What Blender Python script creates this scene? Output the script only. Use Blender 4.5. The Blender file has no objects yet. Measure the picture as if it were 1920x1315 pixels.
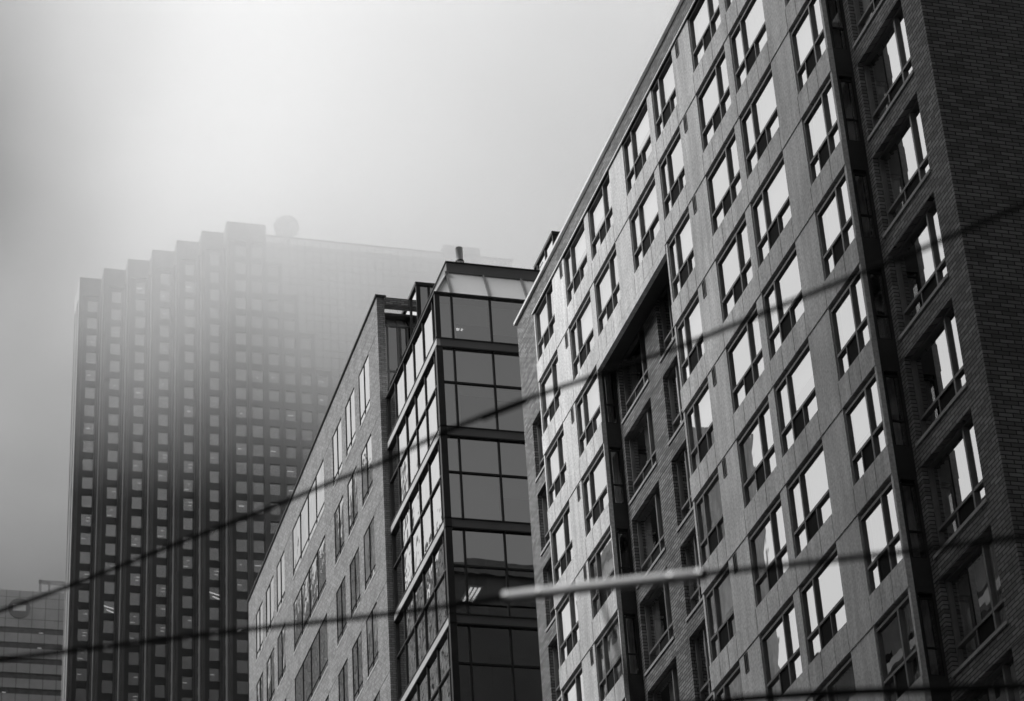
import bpy, math, random
from mathutils import Vector, Matrix, noise
random.seed(7)
R = math.radians
D = bpy.data
SC = bpy.context.scene
COL = SC.collection

# ------------------------------------------------------------------ materials
def mat(name):
    m = D.materials.new(name); m.use_nodes = True
    m.node_tree.nodes.clear()
    return m, m.node_tree.nodes, m.node_tree.links

def node(ns, t, **kw):
    n = ns.new(t)
    for k, v in kw.items():
        if k in n.inputs: n.inputs[k].default_value = v
        else: setattr(n, k, v)
    return n

def g(v): return (v, v, v, 1)

def surface(name, base, var=0.25, scale=1.0, rough=0.8, stretch=(1, 1, 1), bump=0.0, bump_scale=20.0, metallic=0.0, spec=0.4, streak=0.0, grain=0.0):
    """plain weathered surface: world-space noise varies the base value"""
    m, ns, ln = mat(name)
    out = node(ns, 'ShaderNodeOutputMaterial'); bs = node(ns, 'ShaderNodeBsdfPrincipled')
    bs.inputs['Roughness'].default_value = rough; bs.inputs['Metallic'].default_value = metallic
    bs.inputs['Specular IOR Level'].default_value = spec
    geo = node(ns, 'ShaderNodeNewGeometry')
    mp = node(ns, 'ShaderNodeMapping'); mp.inputs['Scale'].default_value = stretch
    ln.new(geo.outputs['Position'], mp.inputs['Vector'])
    nz = node(ns, 'ShaderNodeTexNoise'); nz.inputs['Scale'].default_value = scale; nz.inputs['Detail'].default_value = 6; nz.inputs['Roughness'].default_value = .6
    ln.new(mp.outputs[0], nz.inputs['Vector'])
    mr = node(ns, 'ShaderNodeMapRange'); mr.inputs['From Min'].default_value = .3; mr.inputs['From Max'].default_value = .7
    mr.inputs['To Min'].default_value = 1 - var; mr.inputs['To Max'].default_value = 1 + var
    ln.new(nz.outputs['Fac'], mr.inputs['Value'])
    val = mr.outputs[0]
    def times(a, b):
        x = node(ns, 'ShaderNodeMath', operation='MULTIPLY'); ln.new(a, x.inputs[0]); ln.new(b, x.inputs[1]); return x.outputs[0]
    if streak:
        mp2 = node(ns, 'ShaderNodeMapping'); mp2.inputs['Scale'].default_value = (3.5, 3.5, .22)
        ln.new(geo.outputs['Position'], mp2.inputs['Vector'])
        n2 = node(ns, 'ShaderNodeTexNoise'); n2.inputs['Scale'].default_value = 1.0; n2.inputs['Detail'].default_value = 5
        ln.new(mp2.outputs[0], n2.inputs['Vector'])
        r2 = node(ns, 'ShaderNodeMapRange'); r2.inputs['From Min'].default_value = .35; r2.inputs['From Max'].default_value = .62
        r2.inputs['To Min'].default_value = 1 - streak; r2.inputs['To Max'].default_value = 1.0
        ln.new(n2.outputs['Fac'], r2.inputs['Value']); val = times(val, r2.outputs[0])
    if grain:
        n3 = node(ns, 'ShaderNodeTexNoise'); n3.inputs['Scale'].default_value = 14.0; n3.inputs['Detail'].default_value = 3
        ln.new(geo.outputs['Position'], n3.inputs['Vector'])
        r3 = node(ns, 'ShaderNodeMapRange'); r3.inputs['From Min'].default_value = .3; r3.inputs['From Max'].default_value = .7
        r3.inputs['To Min'].default_value = 1 - grain; r3.inputs['To Max'].default_value = 1 + grain
        ln.new(n3.outputs['Fac'], r3.inputs['Value']); val = times(val, r3.outputs[0])
    mul = node(ns, 'ShaderNodeMath', operation='MULTIPLY'); mul.inputs[1].default_value = base
    ln.new(val, mul.inputs[0])
    cmb = node(ns, 'ShaderNodeCombineColor')
    for i in range(3): ln.new(mul.outputs[0], cmb.inputs[i])
    ln.new(cmb.outputs[0], bs.inputs['Base Color'])
    if bump:
        nb = node(ns, 'ShaderNodeTexNoise'); nb.inputs['Scale'].default_value = bump_scale; nb.inputs['Detail'].default_value = 4
        ln.new(geo.outputs['Position'], nb.inputs['Vector'])
        bp = node(ns, 'ShaderNodeBump'); bp.inputs['Strength'].default_value = 1; bp.inputs['Distance'].default_value = bump
        ln.new(nb.outputs['Fac'], bp.inputs['Height']); ln.new(bp.outputs[0], bs.inputs['Normal'])
    ln.new(bs.outputs[0], out.inputs['Surface'])
    return m

def brick(name, c1, c2, mortar, course=0.1, length=0.34, msize=0.012, offset=0.5, bump=.006):
    m, ns, ln = mat(name)
    out = node(ns, 'ShaderNodeOutputMaterial'); bs = node(ns, 'ShaderNodeBsdfPrincipled')
    bs.inputs['Roughness'].default_value = .88; bs.inputs['Specular IOR Level'].default_value = .25
    geo = node(ns, 'ShaderNodeNewGeometry'); sp = node(ns, 'ShaderNodeSeparateXYZ')
    ln.new(geo.outputs['Position'], sp.inputs[0])
    add = node(ns, 'ShaderNodeMath', operation='ADD'); ln.new(sp.outputs['X'], add.inputs[0]); ln.new(sp.outputs['Y'], add.inputs[1])
    cm = node(ns, 'ShaderNodeCombineXYZ'); ln.new(add.outputs[0], cm.inputs['X']); ln.new(sp.outputs['Z'], cm.inputs['Y'])
    bt = node(ns, 'ShaderNodeTexBrick'); bt.offset = offset
    for k, v in (('Color1', g(c1)), ('Color2', g(c2)), ('Mortar', g(mortar)), ('Scale', 1.0), ('Mortar Size', msize), ('Mortar Smooth', .1), ('Bias', 0.0), ('Brick Width', length), ('Row Height', course)):
        bt.inputs[k].default_value = v
    # slightly uneven courses
    nz0 = node(ns, 'ShaderNodeTexNoise'); nz0.inputs['Scale'].default_value = 3; ln.new(geo.outputs['Position'], nz0.inputs['Vector'])
    mv = node(ns, 'ShaderNodeVectorMath', operation='SCALE'); mv.inputs['Scale'].default_value = .02; ln.new(nz0.outputs['Color'], mv.inputs[0])
    av = node(ns, 'ShaderNodeVectorMath', operation='ADD'); ln.new(cm.outputs[0], av.inputs[0]); ln.new(mv.outputs[0], av.inputs[1])
    ln.new(av.outputs[0], bt.inputs['Vector'])
    nz = node(ns, 'ShaderNodeTexNoise'); nz.inputs['Scale'].default_value = .9; nz.inputs['Detail'].default_value = 8; nz.inputs['Roughness'].default_value = .7
    ln.new(geo.outputs['Position'], nz.inputs['Vector'])
    mr = node(ns, 'ShaderNodeMapRange'); mr.inputs['From Min'].default_value = .3; mr.inputs['From Max'].default_value = .7; mr.inputs['To Min'].default_value = .84; mr.inputs['To Max'].default_value = 1.14
    ln.new(nz.outputs['Fac'], mr.inputs['Value'])
    sc = node(ns, 'ShaderNodeVectorMath', operation='SCALE'); ln.new(bt.outputs['Color'], sc.inputs[0]); ln.new(mr.outputs[0], sc.inputs['Scale'])
    ln.new(sc.outputs[0], bs.inputs['Base Color'])
    n5 = node(ns, 'ShaderNodeTexNoise'); n5.inputs['Scale'].default_value = 18; n5.inputs['Detail'].default_value = 4; ln.new(geo.outputs['Position'], n5.inputs['Vector'])
    inv = node(ns, 'ShaderNodeMath', operation='MULTIPLY_ADD'); inv.inputs[1].default_value = -1; ln.new(bt.outputs['Fac'], inv.inputs[0])
    hm = node(ns, 'ShaderNodeMath', operation='MULTIPLY'); hm.inputs[1].default_value = .8; ln.new(n5.outputs['Fac'], hm.inputs[0]); ln.new(hm.outputs[0], inv.inputs[2])
    bp = node(ns, 'ShaderNodeBump'); bp.inputs['Strength'].default_value = 1; bp.inputs['Distance'].default_value = bump
    ln.new(inv.outputs[0], bp.inputs['Height']); ln.new(bp.outputs[0], bs.inputs['Normal'])
    ln.new(bs.outputs[0], out.inputs['Surface'])
    return m

def glass(name, r0, r90, power, tint=.5, wave=0.0, wave_scale=.8, rough=0.0, fine=0.0):
    """coated window glass: part mirror (more at grazing angles), part see-through"""
    m, ns, ln = mat(name)
    out = node(ns, 'ShaderNodeOutputMaterial')
    gl = node(ns, 'ShaderNodeBsdfGlossy'); gl.inputs['Roughness'].default_value = rough; gl.inputs['Color'].default_value = g(1)
    tr = node(ns, 'ShaderNodeBsdfTransparent'); tr.inputs['Color'].default_value = g(tint)
    lw = node(ns, 'ShaderNodeLayerWeight'); lw.inputs['Blend'].default_value = .5
    pw = node(ns, 'ShaderNodeMath', operation='POWER'); pw.inputs[1].default_value = power
    ln.new(lw.outputs['Facing'], pw.inputs[0])
    mr = node(ns, 'ShaderNodeMapRange'); mr.inputs['To Min'].default_value = r0; mr.inputs['To Max'].default_value = r90
    ln.new(pw.outputs[0], mr.inputs['Value'])
    mx = node(ns, 'ShaderNodeMixShader')
    ln.new(mr.outputs[0], mx.inputs['Fac']); ln.new(tr.outputs[0], mx.inputs[1]); ln.new(gl.outputs[0], mx.inputs[2])
    if wave:
        geo = node(ns, 'ShaderNodeNewGeometry')
        nz = node(ns, 'ShaderNodeTexNoise'); nz.inputs['Scale'].default_value = wave_scale; nz.inputs['Detail'].default_value = 2.0
        ln.new(geo.outputs['Position'], nz.inputs['Vector'])
        bp = node(ns, 'ShaderNodeBump'); bp.inputs['Strength'].default_value = 1; bp.inputs['Distance'].default_value = wave
        ln.new(nz.outputs['Fac'], bp.inputs['Height']); ln.new(bp.outputs[0], gl.inputs['Normal'])
    ln.new(mx.outputs[0], out.inputs['Surface'])
    return m

def emit(name, v, s):
    m, ns, ln = mat(name)
    out = node(ns, 'ShaderNodeOutputMaterial'); e = node(ns, 'ShaderNodeEmission')
    e.inputs['Color'].default_value = g(v); e.inputs['Strength'].default_value = s
    ln.new(e.outputs[0], out.inputs['Surface']); return m

def volume(name, density, v=.9, aniso=0.2):
    m, ns, ln = mat(name)
    out = node(ns, 'ShaderNodeOutputMaterial'); p = node(ns, 'ShaderNodeVolumePrincipled')
    p.inputs['Color'].default_value = g(v); p.inputs['Density'].default_value = density; p.inputs['Anisotropy'].default_value = aniso
    ln.new(p.outputs[0], out.inputs['Volume']); return m

M = dict(
    concrete=surface('precast_concrete', .78, .20, .35, .85, streak=.2, grain=.2, bump=.003, bump_scale=12),
    brick=brick('grey_brick', .33, .17, .055),
    brick_pale=brick('pale_brick', .30, .19, .10, course=.1, length=.3, msize=.01, bump=.004),
    sill=surface('stone_sill', .42, .15, 1.5, .8),
    coping=surface('coping_metal', .75, .1, .6, .5, metallic=.2),
    frame=surface('anodised_frame', .22, .15, 2, .5, metallic=.3),
    dark_frame=surface('dark_frame', .035, .2, 2, .45, metallic=.3),
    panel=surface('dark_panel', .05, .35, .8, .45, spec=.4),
    screen=surface('insect_screen', .018, .2, 3, .9, spec=.1),
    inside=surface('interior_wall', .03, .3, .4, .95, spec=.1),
    curtain=surface('curtain_cloth', .55, .2, 1, .95, spec=.05),
    blind=surface('roller_blind', .72, .06, .5, .9, spec=.1),
    pane=glass('window_glass', .14, 1.0, 1.35, .8, wave=.0012, wave_scale=.9),
    office_pane=glass('office_glass', .16, 1.0, 1.5, .5, wave=.008, wave_scale=1.0),
    front_pane=glass('curtain_wall_glass', .68, 1.0, 2.6, .78, wave=.0012, wave_scale=.6),
    tower_pane=glass('tower_glass', .17, .9, 2.2, .4),
    spandrel_metal=surface('spandrel_metal', .17, .12, .5, .4, metallic=.3),
    band_metal=surface('band_metal', .48, .1, .5, .45, metallic=.2),
    granite=surface('granite_cladding', .05, .22, .25, .5, streak=.25),
    granite_dark=surface('polished_granite', .01, .3, .5, .35),
    granite_lit=surface('granite_ribs_lit', .22, .15, .3, .5),  # same granite, made paler to carry the sky light on the left face
    roof=surface('roof_membrane', .12, .3, .4, .9),
    stone=surface('limestone', .75, .25, .3, .85, streak=.3),
    stone_dark_shade=surface('dark_stone_shade', .035, .25, .3, .8),
    stone_mid=surface('sandstone', .11, .25, .3, .85, streak=.3),
    far_stone=surface('pale_panel', .22, .15, .2, .7),
    flue=surface('brushed_flue', .62, .1, 2, .55),
    asphalt=surface('asphalt', .05, .25, .5, .9, bump=.004, bump_scale=30),
    paving=surface('paving', .28, .15, .8, .85),
    kerb=surface('kerb_stone', .32, .15, 1, .85),
    paint=surface('road_paint', .7, .15, 2, .7),
    ground=surface('city_ground', .12, .25, .02, .95),
    wire=surface('cable_rubber', .006, .2, 5, .95, spec=.05),
    sleeve=surface('insulator_sleeve', .85, .12, 8, .6),
    steel=surface('galvanised_steel', .45, .15, 3, .4, metallic=.6),
    lamp=emit('ceiling_lamp', 1.0, 1.6),
    lamp_dim=emit('ceiling_lamp_dim', 1.0, .8),
    lamp_far=emit('ceiling_lamp_far', 1.0, .3),
    mark=surface('sign_face', .06, .1, 1, .6),
    mark_pale=surface('sign_bar', .4, .1, 1, .6),
)

# ------------------------------------------------------------------ mesh builder
class MB:
    def __init__(s): s.v = []; s.f = []
    def quad(s, a, b, c, d):
        n = len(s.v); s.v += [tuple(a), tuple(b), tuple(c), tuple(d)]; s.f.append((n, n+1, n+2, n+3)); return s
    def tri(s, a, b, c):
        n = len(s.v); s.v += [tuple(a), tuple(b), tuple(c)]; s.f.append((n, n+1, n+2)); return s
    def box(s, x0, x1, y0, y1, z0, z1):
        n = len(s.v)
        s.v += [(x0,y0,z0),(x1,y0,z0),(x1,y1,z0),(x0,y1,z0),(x0,y0,z1),(x1,y0,z1),(x1,y1,z1),(x0,y1,z1)]
        s.f += [(n,n+3,n+2,n+1),(n+4,n+5,n+6,n+7),(n,n+1,n+5,n+4),(n+1,n+2,n+6,n+5),(n+2,n+3,n+7,n+6),(n+3,n,n+4,n+7)]; return s
    def hexa(s, p):      # 8 corners, bottom ring then top ring
        n = len(s.v); s.v += [tuple(q) for q in p]
        s.f += [(n,n+3,n+2,n+1),(n+4,n+5,n+6,n+7),(n,n+1,n+5,n+4),(n+1,n+2,n+6,n+5),(n+2,n+3,n+7,n+6),(n+3,n,n+4,n+7)]; return s
    def bar(s, a, b, w, t=None):
        a, b = Vector(a), Vector(b); t = t or w
        d = (b-a).normalized(); u = d.cross(Vector((0,0,1)))
        if u.length < .01: u = Vector((1,0,0))
        u.normalize(); v = d.cross(u)
        p = [q+i*u*w/2+j*v*t/2 for q in (a,b) for i,j in ((-1,-1),(1,-1),(1,1),(-1,1))]
        return s.hexa(p)
    def tube(s, pts, r, seg=10):
        pts = [Vector(p) for p in pts]; n0 = len(s.v)
        rr = r if isinstance(r, (list, tuple)) else [r]*len(pts)
        for i, p in enumerate(pts):
            d = (pts[min(i+1, len(pts)-1)]-pts[max(i-1, 0)]).normalized()
            u = d.cross(Vector((0,0,1)))
            if u.length < .01: u = Vector((1,0,0))
            u.normalize(); v = d.cross(u)
            for k in range(seg):
                a = 2*math.pi*k/seg; s.v.append(tuple(p+rr[i]*(math.cos(a)*u+math.sin(a)*v)))
        for i in range(len(pts)-1):
            for k in range(seg):
                k2 = (k+1) % seg
                s.f.append((n0+i*seg+k, n0+i*seg+k2, n0+(i+1)*seg+k2, n0+(i+1)*seg+k))
        s.f.append(tuple(n0+k for k in range(seg))); s.f.append(tuple(n0+(len(pts)-1)*seg+k for k in range(seg))[::-1]); return s
    def build(s, name, m, parent=None, smooth=False, extra=()):
        me = D.meshes.new(name); nf = [len(s.f)]
        for q, _ in extra:
            n = len(s.v); s.v += q.v; s.f += [tuple(i+n for i in f) for f in q.f]; nf.append(len(q.f))
        off = Vector((0,0,0))
        if parent is not None:
            q = parent
            while q is not None: off += q.location; q = q.parent
        me.from_pydata([tuple(Vector(v)-off) for v in s.v], [], s.f)
        me.materials.append(m)
        for _, q in extra: me.materials.append(q)
        if extra: me.polygons.foreach_set('material_index', [i for i, c in enumerate(nf) for _ in range(c)])
        if smooth: me.polygons.foreach_set('use_smooth', [True]*len(me.polygons))
        me.update()
        o = D.objects.new(name, me); COL.objects.link(o)
        if parent is not None: o.parent = parent
        return o

def walls(mb, axis, c, u0, u1, z0, z1, holes=(), depth=.3):
    """wall skin in plane X=c (axis x) or Y=c (axis y) with openings that have real reveals; depth goes inward"""
    P = (lambda u, z, d=0: (c+d, u, z)) if axis == 'x' else (lambda u, z, d=0: (u, c+d, z))
    us = sorted(set([u0, u1]+[h[0] for h in holes]+[h[1] for h in holes])); us = [u for u in us if u0-1e-6 <= u <= u1+1e-6]
    zs = sorted(set([z0, z1]+[h[2] for h in holes]+[h[3] for h in holes])); zs = [z for z in zs if z0-1e-6 <= z <= z1+1e-6]
    for j in range(len(zs)-1):
        i = 0
        zc = (zs[j]+zs[j+1])/2
        run = None
        for i in range(len(us)-1):
            uc = (us[i]+us[i+1])/2
            hole = any(h[0] < uc < h[1] and h[2] < zc < h[3] for h in holes)
            if not hole and run is None: run = us[i]
            if hole and run is not None:
                mb.quad(P(run,zs[j]),P(us[i],zs[j]),P(us[i],zs[j+1]),P(run,zs[j+1])); run = None
        if run is not None: mb.quad(P(run,zs[j]),P(us[-1],zs[j]),P(us[-1],zs[j+1]),P(run,zs[j+1]))
    for a, b, p, q in holes:
        mb.quad(P(a,p),P(a,q),P(a,q,depth),P(a,p,depth)); mb.quad(P(b,p),P(b,q),P(b,q,depth),P(b,p,depth))
        mb.quad(P(a,p),P(b,p),P(b,p,depth),P(a,p,depth)); mb.quad(P(a,q),P(b,q),P(b,q,depth),P(a,q,depth))
    return mb

# ------------------------------------------------------------------ objects
def tag(o, label, cat, group=None, kind=None):
    o['label'] = label; o['category'] = cat
    if group: o['group'] = group
    if kind: o['kind'] = kind
    return o
def thing(name, loc, label, cat, group=None):
    o = D.objects.new(name, None); COL.objects.link(o); o.location = loc
    o.empty_display_size = .5
    return tag(o, label, cat, group)
def struct(name, mb, m):
    o = mb.build(name, m); o['kind'] = 'structure'; return o

# window kit: local x goes inward, y along the wall, z up; shared meshes per type
KIT = {}
def window_kit(key, W, H, mulls, tz, sash=None, ft=.065, fd=.11, gx=.062, pane='pane', frame='frame', sill=None):
    if key in KIT: return KIT[key]
    f = MB(); gl = MB(); sc = MB()
    f.box(0, fd, 0, ft, 0, H); f.box(0, fd, W-ft, W, 0, H); f.box(0, fd, ft, W-ft, 0, ft*.8); f.box(0, fd, ft, W-ft, H-ft, H)
    us = [ft]+list(mulls)+[W-ft]
    for u in mulls: f.box(-.012, fd, u-ft*.55, u+ft*.55, ft*.8, H-ft)
    edges = []
    for i in range(len(us)-1):
        a = us[i]+(ft*.55 if i else 0); b = us[i+1]-(ft*.55 if i < len(us)-2 else 0)
        if tz:
            f.box(-.006, fd, a, b, tz-ft*.5, tz+ft*.5)
            edges.append((a, b, tz+ft*.5, H-ft, True)); edges.append((a, b, ft*.8, tz-ft*.5, False))
        else: edges.append((a, b, ft*.8, H-ft, True))
    rg = random.Random(hash(str(key)) & 1023)
    for a, b, z0, z1, top in edges:
        if not top and sash and abs(sash[0]-a) < .01:
            s0, s1 = sash
            f.box(0, fd*.8, s1-.02, s1+.02, z0, z1)
            sc.box(.03, .036, max(a, s0), s1-.02, z0, z1)
            gl.quad((gx,s1+.02,z0),(gx,b,z0),(gx,b,z1),(gx,s1+.02,z1)); continue
        if not top and sash and abs(sash[1]-b) < .01:      # sash at the far side of the light
            s0, s1 = sash
            f.box(0, fd*.8, s0-.02, s0+.02, z0, z1)
            sc.box(.03, .036, s0+.02, min(b, s1), z0, z1)
            gl.quad((gx,a,z0),(gx,s0-.02,z0),(gx,s0-.02,z1),(gx,a,z1)); continue
        t1, t2 = rg.uniform(-.0014,.0014)*(b-a), rg.uniform(-.0014,.0014)*(z1-z0)
        gl.quad((gx,a,z0),(gx+t1,b,z0),(gx+t1+t2,b,z1),(gx+t2,a,z1))
    def me(mb, n, m):
        x = D.meshes.new(n); x.from_pydata(mb.v, [], mb.f); x.materials.append(m); x.update(); return x
    KIT[key] = (me(f, 'window', M[frame]), me(gl, 'glass_pane', M[pane]), me(sc, 'insect_screen', M['screen']) if sc.v else None,
                me(MB().box(-sill, .0, -.05, W+.05, -.085, -.002), 'sill', M['sill']) if sill else None)
    return KIT[key]

CURT = {}
def curtain_mesh(a, b, z0, z1, kind):
    k = (round(a,2), round(b,2), round(z0,2), round(z1,2), kind)
    if k in CURT: return CURT[k]
    mb = MB()
    if kind == 'curtain':
        n = max(6, int((b-a)/.05)); xs = [.22+.035*math.sin(i*1.9+a*7) for i in range(n+1)]
        for i in range(n):
            u0, u1 = a+(b-a)*i/n, a+(b-a)*(i+1)/n
            mb.quad((xs[i],u0,z0),(xs[i+1],u1,z0),(xs[i+1],u1,z1),(xs[i],u0,z1))
    else:
        mb.box(.16, .164, a, b, z0, z1)
    x = D.meshes.new(kind); x.from_pydata(mb.v, [], mb.f); x.materials.append(M['curtain' if kind == 'curtain' else 'blind']); x.update()
    CURT[k] = x; return x

def child(name, me, parent, loc=(0,0,0)):
    o = D.objects.new(name, me); COL.objects.link(o); o.parent = parent; o.location = loc; return o

def put_window(building, axis, c, u0, u1, z0, kit, curtains=()):
    fr, gl, sc, si = kit
    w = D.objects.new('window', fr); COL.objects.link(w); w.parent = building
    if axis == 'x': w.location = Vector((c, u0, z0))-building.location
    else:
        w.location = Vector((u1, c, z0))-building.location; w.rotation_euler = (0,0,R(90))
    child('glass_pane', gl, w)
    if sc: child('insect_screen', sc, w)
    if si: child('sill', si, w)
    for q in curtains: child(q[4], curtain_mesh(*q), w)
    return w

GZ = -1.7       # street level; the camera's eye is the origin

# ================================================================== near apartment building
BX, CX = 23.08, 22.5            # brick plane, concrete plane
PER = 2.736
ZB = [44.98]+[42.35-PER*k for k in range(0, 10)]        # ZB[0] = top windows' heads (45.09)
apt = thing('apartment_building', (BX, 57, GZ), 'near grey brick apartment building with precast concrete window bays and dark recess', 'building')

# brick skin with window openings
brick_holes = []
NEAR_W = (42.31, 44.94); REC1 = (61.1, 63.64); REC2 = (57.2, 59.95); FAR_W = (70.05, 72.58)
brick_win = []
for k, zb in enumerate(ZB):
    head = zb+.07; sill = head-2.16
    for nm, (a, b) in (('near', NEAR_W), ('rec1', REC1), ('rec2', REC2), ('far', FAR_W)):
        if nm in ('rec1', 'rec2') and k < 2: continue
        if nm == 'far' and (k < 1 or k > 7): continue
        if k > 10: continue
        brick_holes.append((a, b, sill, head)); brick_win.append((nm, a, b, sill, head, k))
mb = MB()
walls(mb, 'x', BX, 41.4, 73.55, GZ, 46.95, brick_holes, .28)
mb.quad((BX,41.4,GZ),(52,41.4,GZ),(52,41.4,46.95),(BX,41.4,46.95))
ew = MB().quad((BX,73.55,GZ),(52,73.55,GZ),(52,73.55,46.95),(BX,73.55,46.95)); ew.build('end_wall', M['stone_dark_shade'], apt)  # far end wall coloured near-black in place of the shade in the gap
mb.quad((BX+.28,41.4,46.95),(BX+.28,73.55,46.95),(BX+.28,73.55,46.1),(BX+.28,41.4,46.1))
jb = MB()
for k, zb in enumerate(ZB[1:], 1):
    for a, b in ((41.45, 42.3), (44.95, 45.15), (60.0, 61.05), (72.62, 73.5)):
        jb.box(BX-.004, BX+.01, a, b, zb+.06, zb+.085)
mb.build('brick_wall', M['brick'], apt, extra=[(jb, M['dark_frame'])])
mb = MB().box(BX-.09, BX+.36, 41.3, 73.66, 46.953, 47.06); mb.box(BX+.36, 52, 41.3, 41.7, 46.953, 47.06); mb.build('coping', M['coping'], apt)
MB().box(BX+.28, 52, 41.4, 73.55, 46.0, 46.1).build('roof', M['roof'], apt)
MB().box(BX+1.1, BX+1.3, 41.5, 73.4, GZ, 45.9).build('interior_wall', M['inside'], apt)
# concrete bays
WINS = {'W1': (45.30, 47.22, 45.97), 'W2': (48.55, 50.95, 50.15), 'W3': (51.35, 53.68, 52.15), 'W4': (55.14, 57.05, 56.42),
        'W5': (57.46, 59.88, 59.08), 'W6': (61.24, 63.50, 62.0), 'W7': (63.93, 66.23, 65.5), 'W8': (67.56, 69.68, 68.32)}
BAYB = ['W1', 'W2', 'W3', 'W4']; BAYA = ['W7', 'W8']; MID = ['W5', 'W6']
con = MB(); joints = MB()
def spandrel(y0, y1, z0, z1, x0=CX-.022):
    # precast units with open joints
    cuts = [y0]
    marks = sorted([w[0] for w in WINS.values()]+[w[1] for w in WINS.values()]+[w[2] for w in WINS.values()]+[(w[0]+w[2])/2 for w in WINS.values() if w[2]-w[0] > 1.1]+[(w[1]+w[2])/2 for w in WINS.values() if w[1]-w[2] > 1.1])
    for q in marks:
        if q-cuts[-1] > .45 and y1-q > .3 and y0 < q < y1: cuts.append(q)
    cuts.append(y1)
    for a, b in zip(cuts[:-1], cuts[1:]):
        con.box(x0, CX+.12, a+(.014 if a != y0 else 0), b-(.014 if b != y1 else 0), z0, z1)
    joints.box(x0+.025, CX+.11, y0+.02, y1-.02, z0+.01, z1-.012)
nfl = len(ZB)
for k in range(nfl-1):
    zb = ZB[k+1]            # spandrel under the windows of floor k
    y0s = [(45.2, 69.78)] if k < 1 else ([(45.2, 57.16), (63.86, 69.78)] if k > 1 else [(45.2, 69.78)])
    for a, b in y0s: spandrel(a, b, zb, zb+.70)
# bottom strip at the edge of the soffit over the recess
con.box(CX-.022, CX+.12, 57.18, 63.84, ZB[2]-.27, ZB[2]-.012)
# piers between windows
def pier(y0, y1, z0, z1): con.box(CX+.0, CX+.118, y0, y1, z0, z1)
for k in range(nfl-1):
    z0, z1 = ZB[k+1]+.70, ZB[k]
    names = ['W1','W2','W3','W4','W5','W6','W7','W8'] if k < 2 else BAYB+BAYA
    ed = 45.2
    for n in names:
        a, b, m_ = WINS[n]
        if n == 'W7' and k >= 2: pier(57.05, 57.16, z0, z1); ed = 63.86
        pier(ed, a, z0, z1); ed = b
    pier(ed, 69.78, z0, z1)
con.build('concrete_bay', M['concrete'], apt, extra=[(joints, M['dark_frame'])])
# bay roof with light drip edge, soffits, back closure
mb = MB().box(CX-.05, BX-.003, 45.15, 69.85, ZB[0]+.03, ZB[0]+.085); mb.build('bay_roof', M['coping'], apt)
mb = MB().box(CX-.025, BX-.003, 45.17, 69.82, ZB[0]+.002, ZB[0]+.028); mb.build('drip_edge', M['dark_frame'], apt)
mb = MB()
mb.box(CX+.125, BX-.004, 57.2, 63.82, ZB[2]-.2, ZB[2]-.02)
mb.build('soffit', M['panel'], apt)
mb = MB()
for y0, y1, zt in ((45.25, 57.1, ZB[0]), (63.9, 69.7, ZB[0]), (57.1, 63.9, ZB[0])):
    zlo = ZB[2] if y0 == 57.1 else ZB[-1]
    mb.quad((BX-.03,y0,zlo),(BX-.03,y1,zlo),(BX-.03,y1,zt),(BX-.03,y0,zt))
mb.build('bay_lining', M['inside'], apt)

rnd = random.Random(11)
for k in range(nfl-1):
    z0, z1 = ZB[k+1]+.70, ZB[k]; H = z1-z0
    names = ['W1','W2','W3','W4','W5','W6','W7','W8'] if k < 2 else BAYB+BAYA
    if k >= 7: names = [n for n in names if n in BAYB]
    for n in names:
        a, b, mm = WINS[n]; W = b-a; mu = mm-a
        small_near = mu < W/2
        sash = (mu+.036, mu+.036+.62) if small_near else (mu-.036-.66, mu-.036)
        kit = window_kit(('bay', n), W, H, [mu], .66, sash)
        cur = []
        for (p, q) in ((.06, mu-.04), (mu+.04, W-.06)):
            t = rnd.random()
            if t < .35: cur.append((p, q, .05, H-.1, 'curtain'))
            elif t < .55: cur.append((p, p+(q-p)*rnd.choice((.35,.5)), .05, H-.1, 'curtain'))
            elif t < .85: cur.append((p, q, H*rnd.choice((.3,.5,.62)), H-.06, 'blind'))
        put_window(apt, 'x', CX+.03, a, b, z0, kit, cur)
for nm, a, b, sill, head, k in brick_win:
    if nm == 'rec2' and k > 9: continue
    W = b-a; H = head-sill
    kit = window_kit(('brick', nm), W, H, [.74] if nm != 'rec2' else [W-.78], .58, (.776, 1.60) if nm != 'rec2' else (W-1.6, W-.816), sill=.175)
    cur = []
    t = rnd.random()
    if t < .5: cur.append((.8, W-.9, .05, H-.1, 'curtain'))
    if t > .3: cur.append((W-.55, W-.1, .05, H-.1, 'curtain'))
    put_window(apt, 'x', BX+.14, a, b, sill, kit, cur)
# glazed returns of the bays (faces towards the camera)
for yb, ks in ((45.2, range(nfl-1)), (63.86, range(2, nfl-2))):
    mbp = MB()
    for k in ks:
        zb = ZB[k+1]
        mbp.box(CX+.123, BX-.003, yb+.002, yb+.06, zb+.004, zb+.70)
        mbp.box(CX+.123, CX+.17, yb+.004, yb+.06, zb+.70, ZB[k])
        mbp.box(BX-.06, BX-.004, yb+.004, yb+.06, zb+.70, ZB[k])
        mbp.box(CX+.17, BX-.06, yb+.004, yb+.06, ZB[k]-.12, ZB[k])
        kit = window_kit(('return',), BX-.06-(CX+.17), ZB[k]-.12-(zb+.70), [], .64, None, ft=.035, fd=.05, gx=.03, frame='dark_frame', pane='pane')
        w = BX-.06-(CX+.17)
        cur = [(.03, w-.03, .03, ZB[k]-.15-(zb+.70), 'curtain')] if rnd.random() < .8 else []
        put_window(apt, 'y', yb+.012, CX+.17, BX-.06, zb+.70, kit, cur)
    mbp.build('return_panel', M['panel'], apt)
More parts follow.
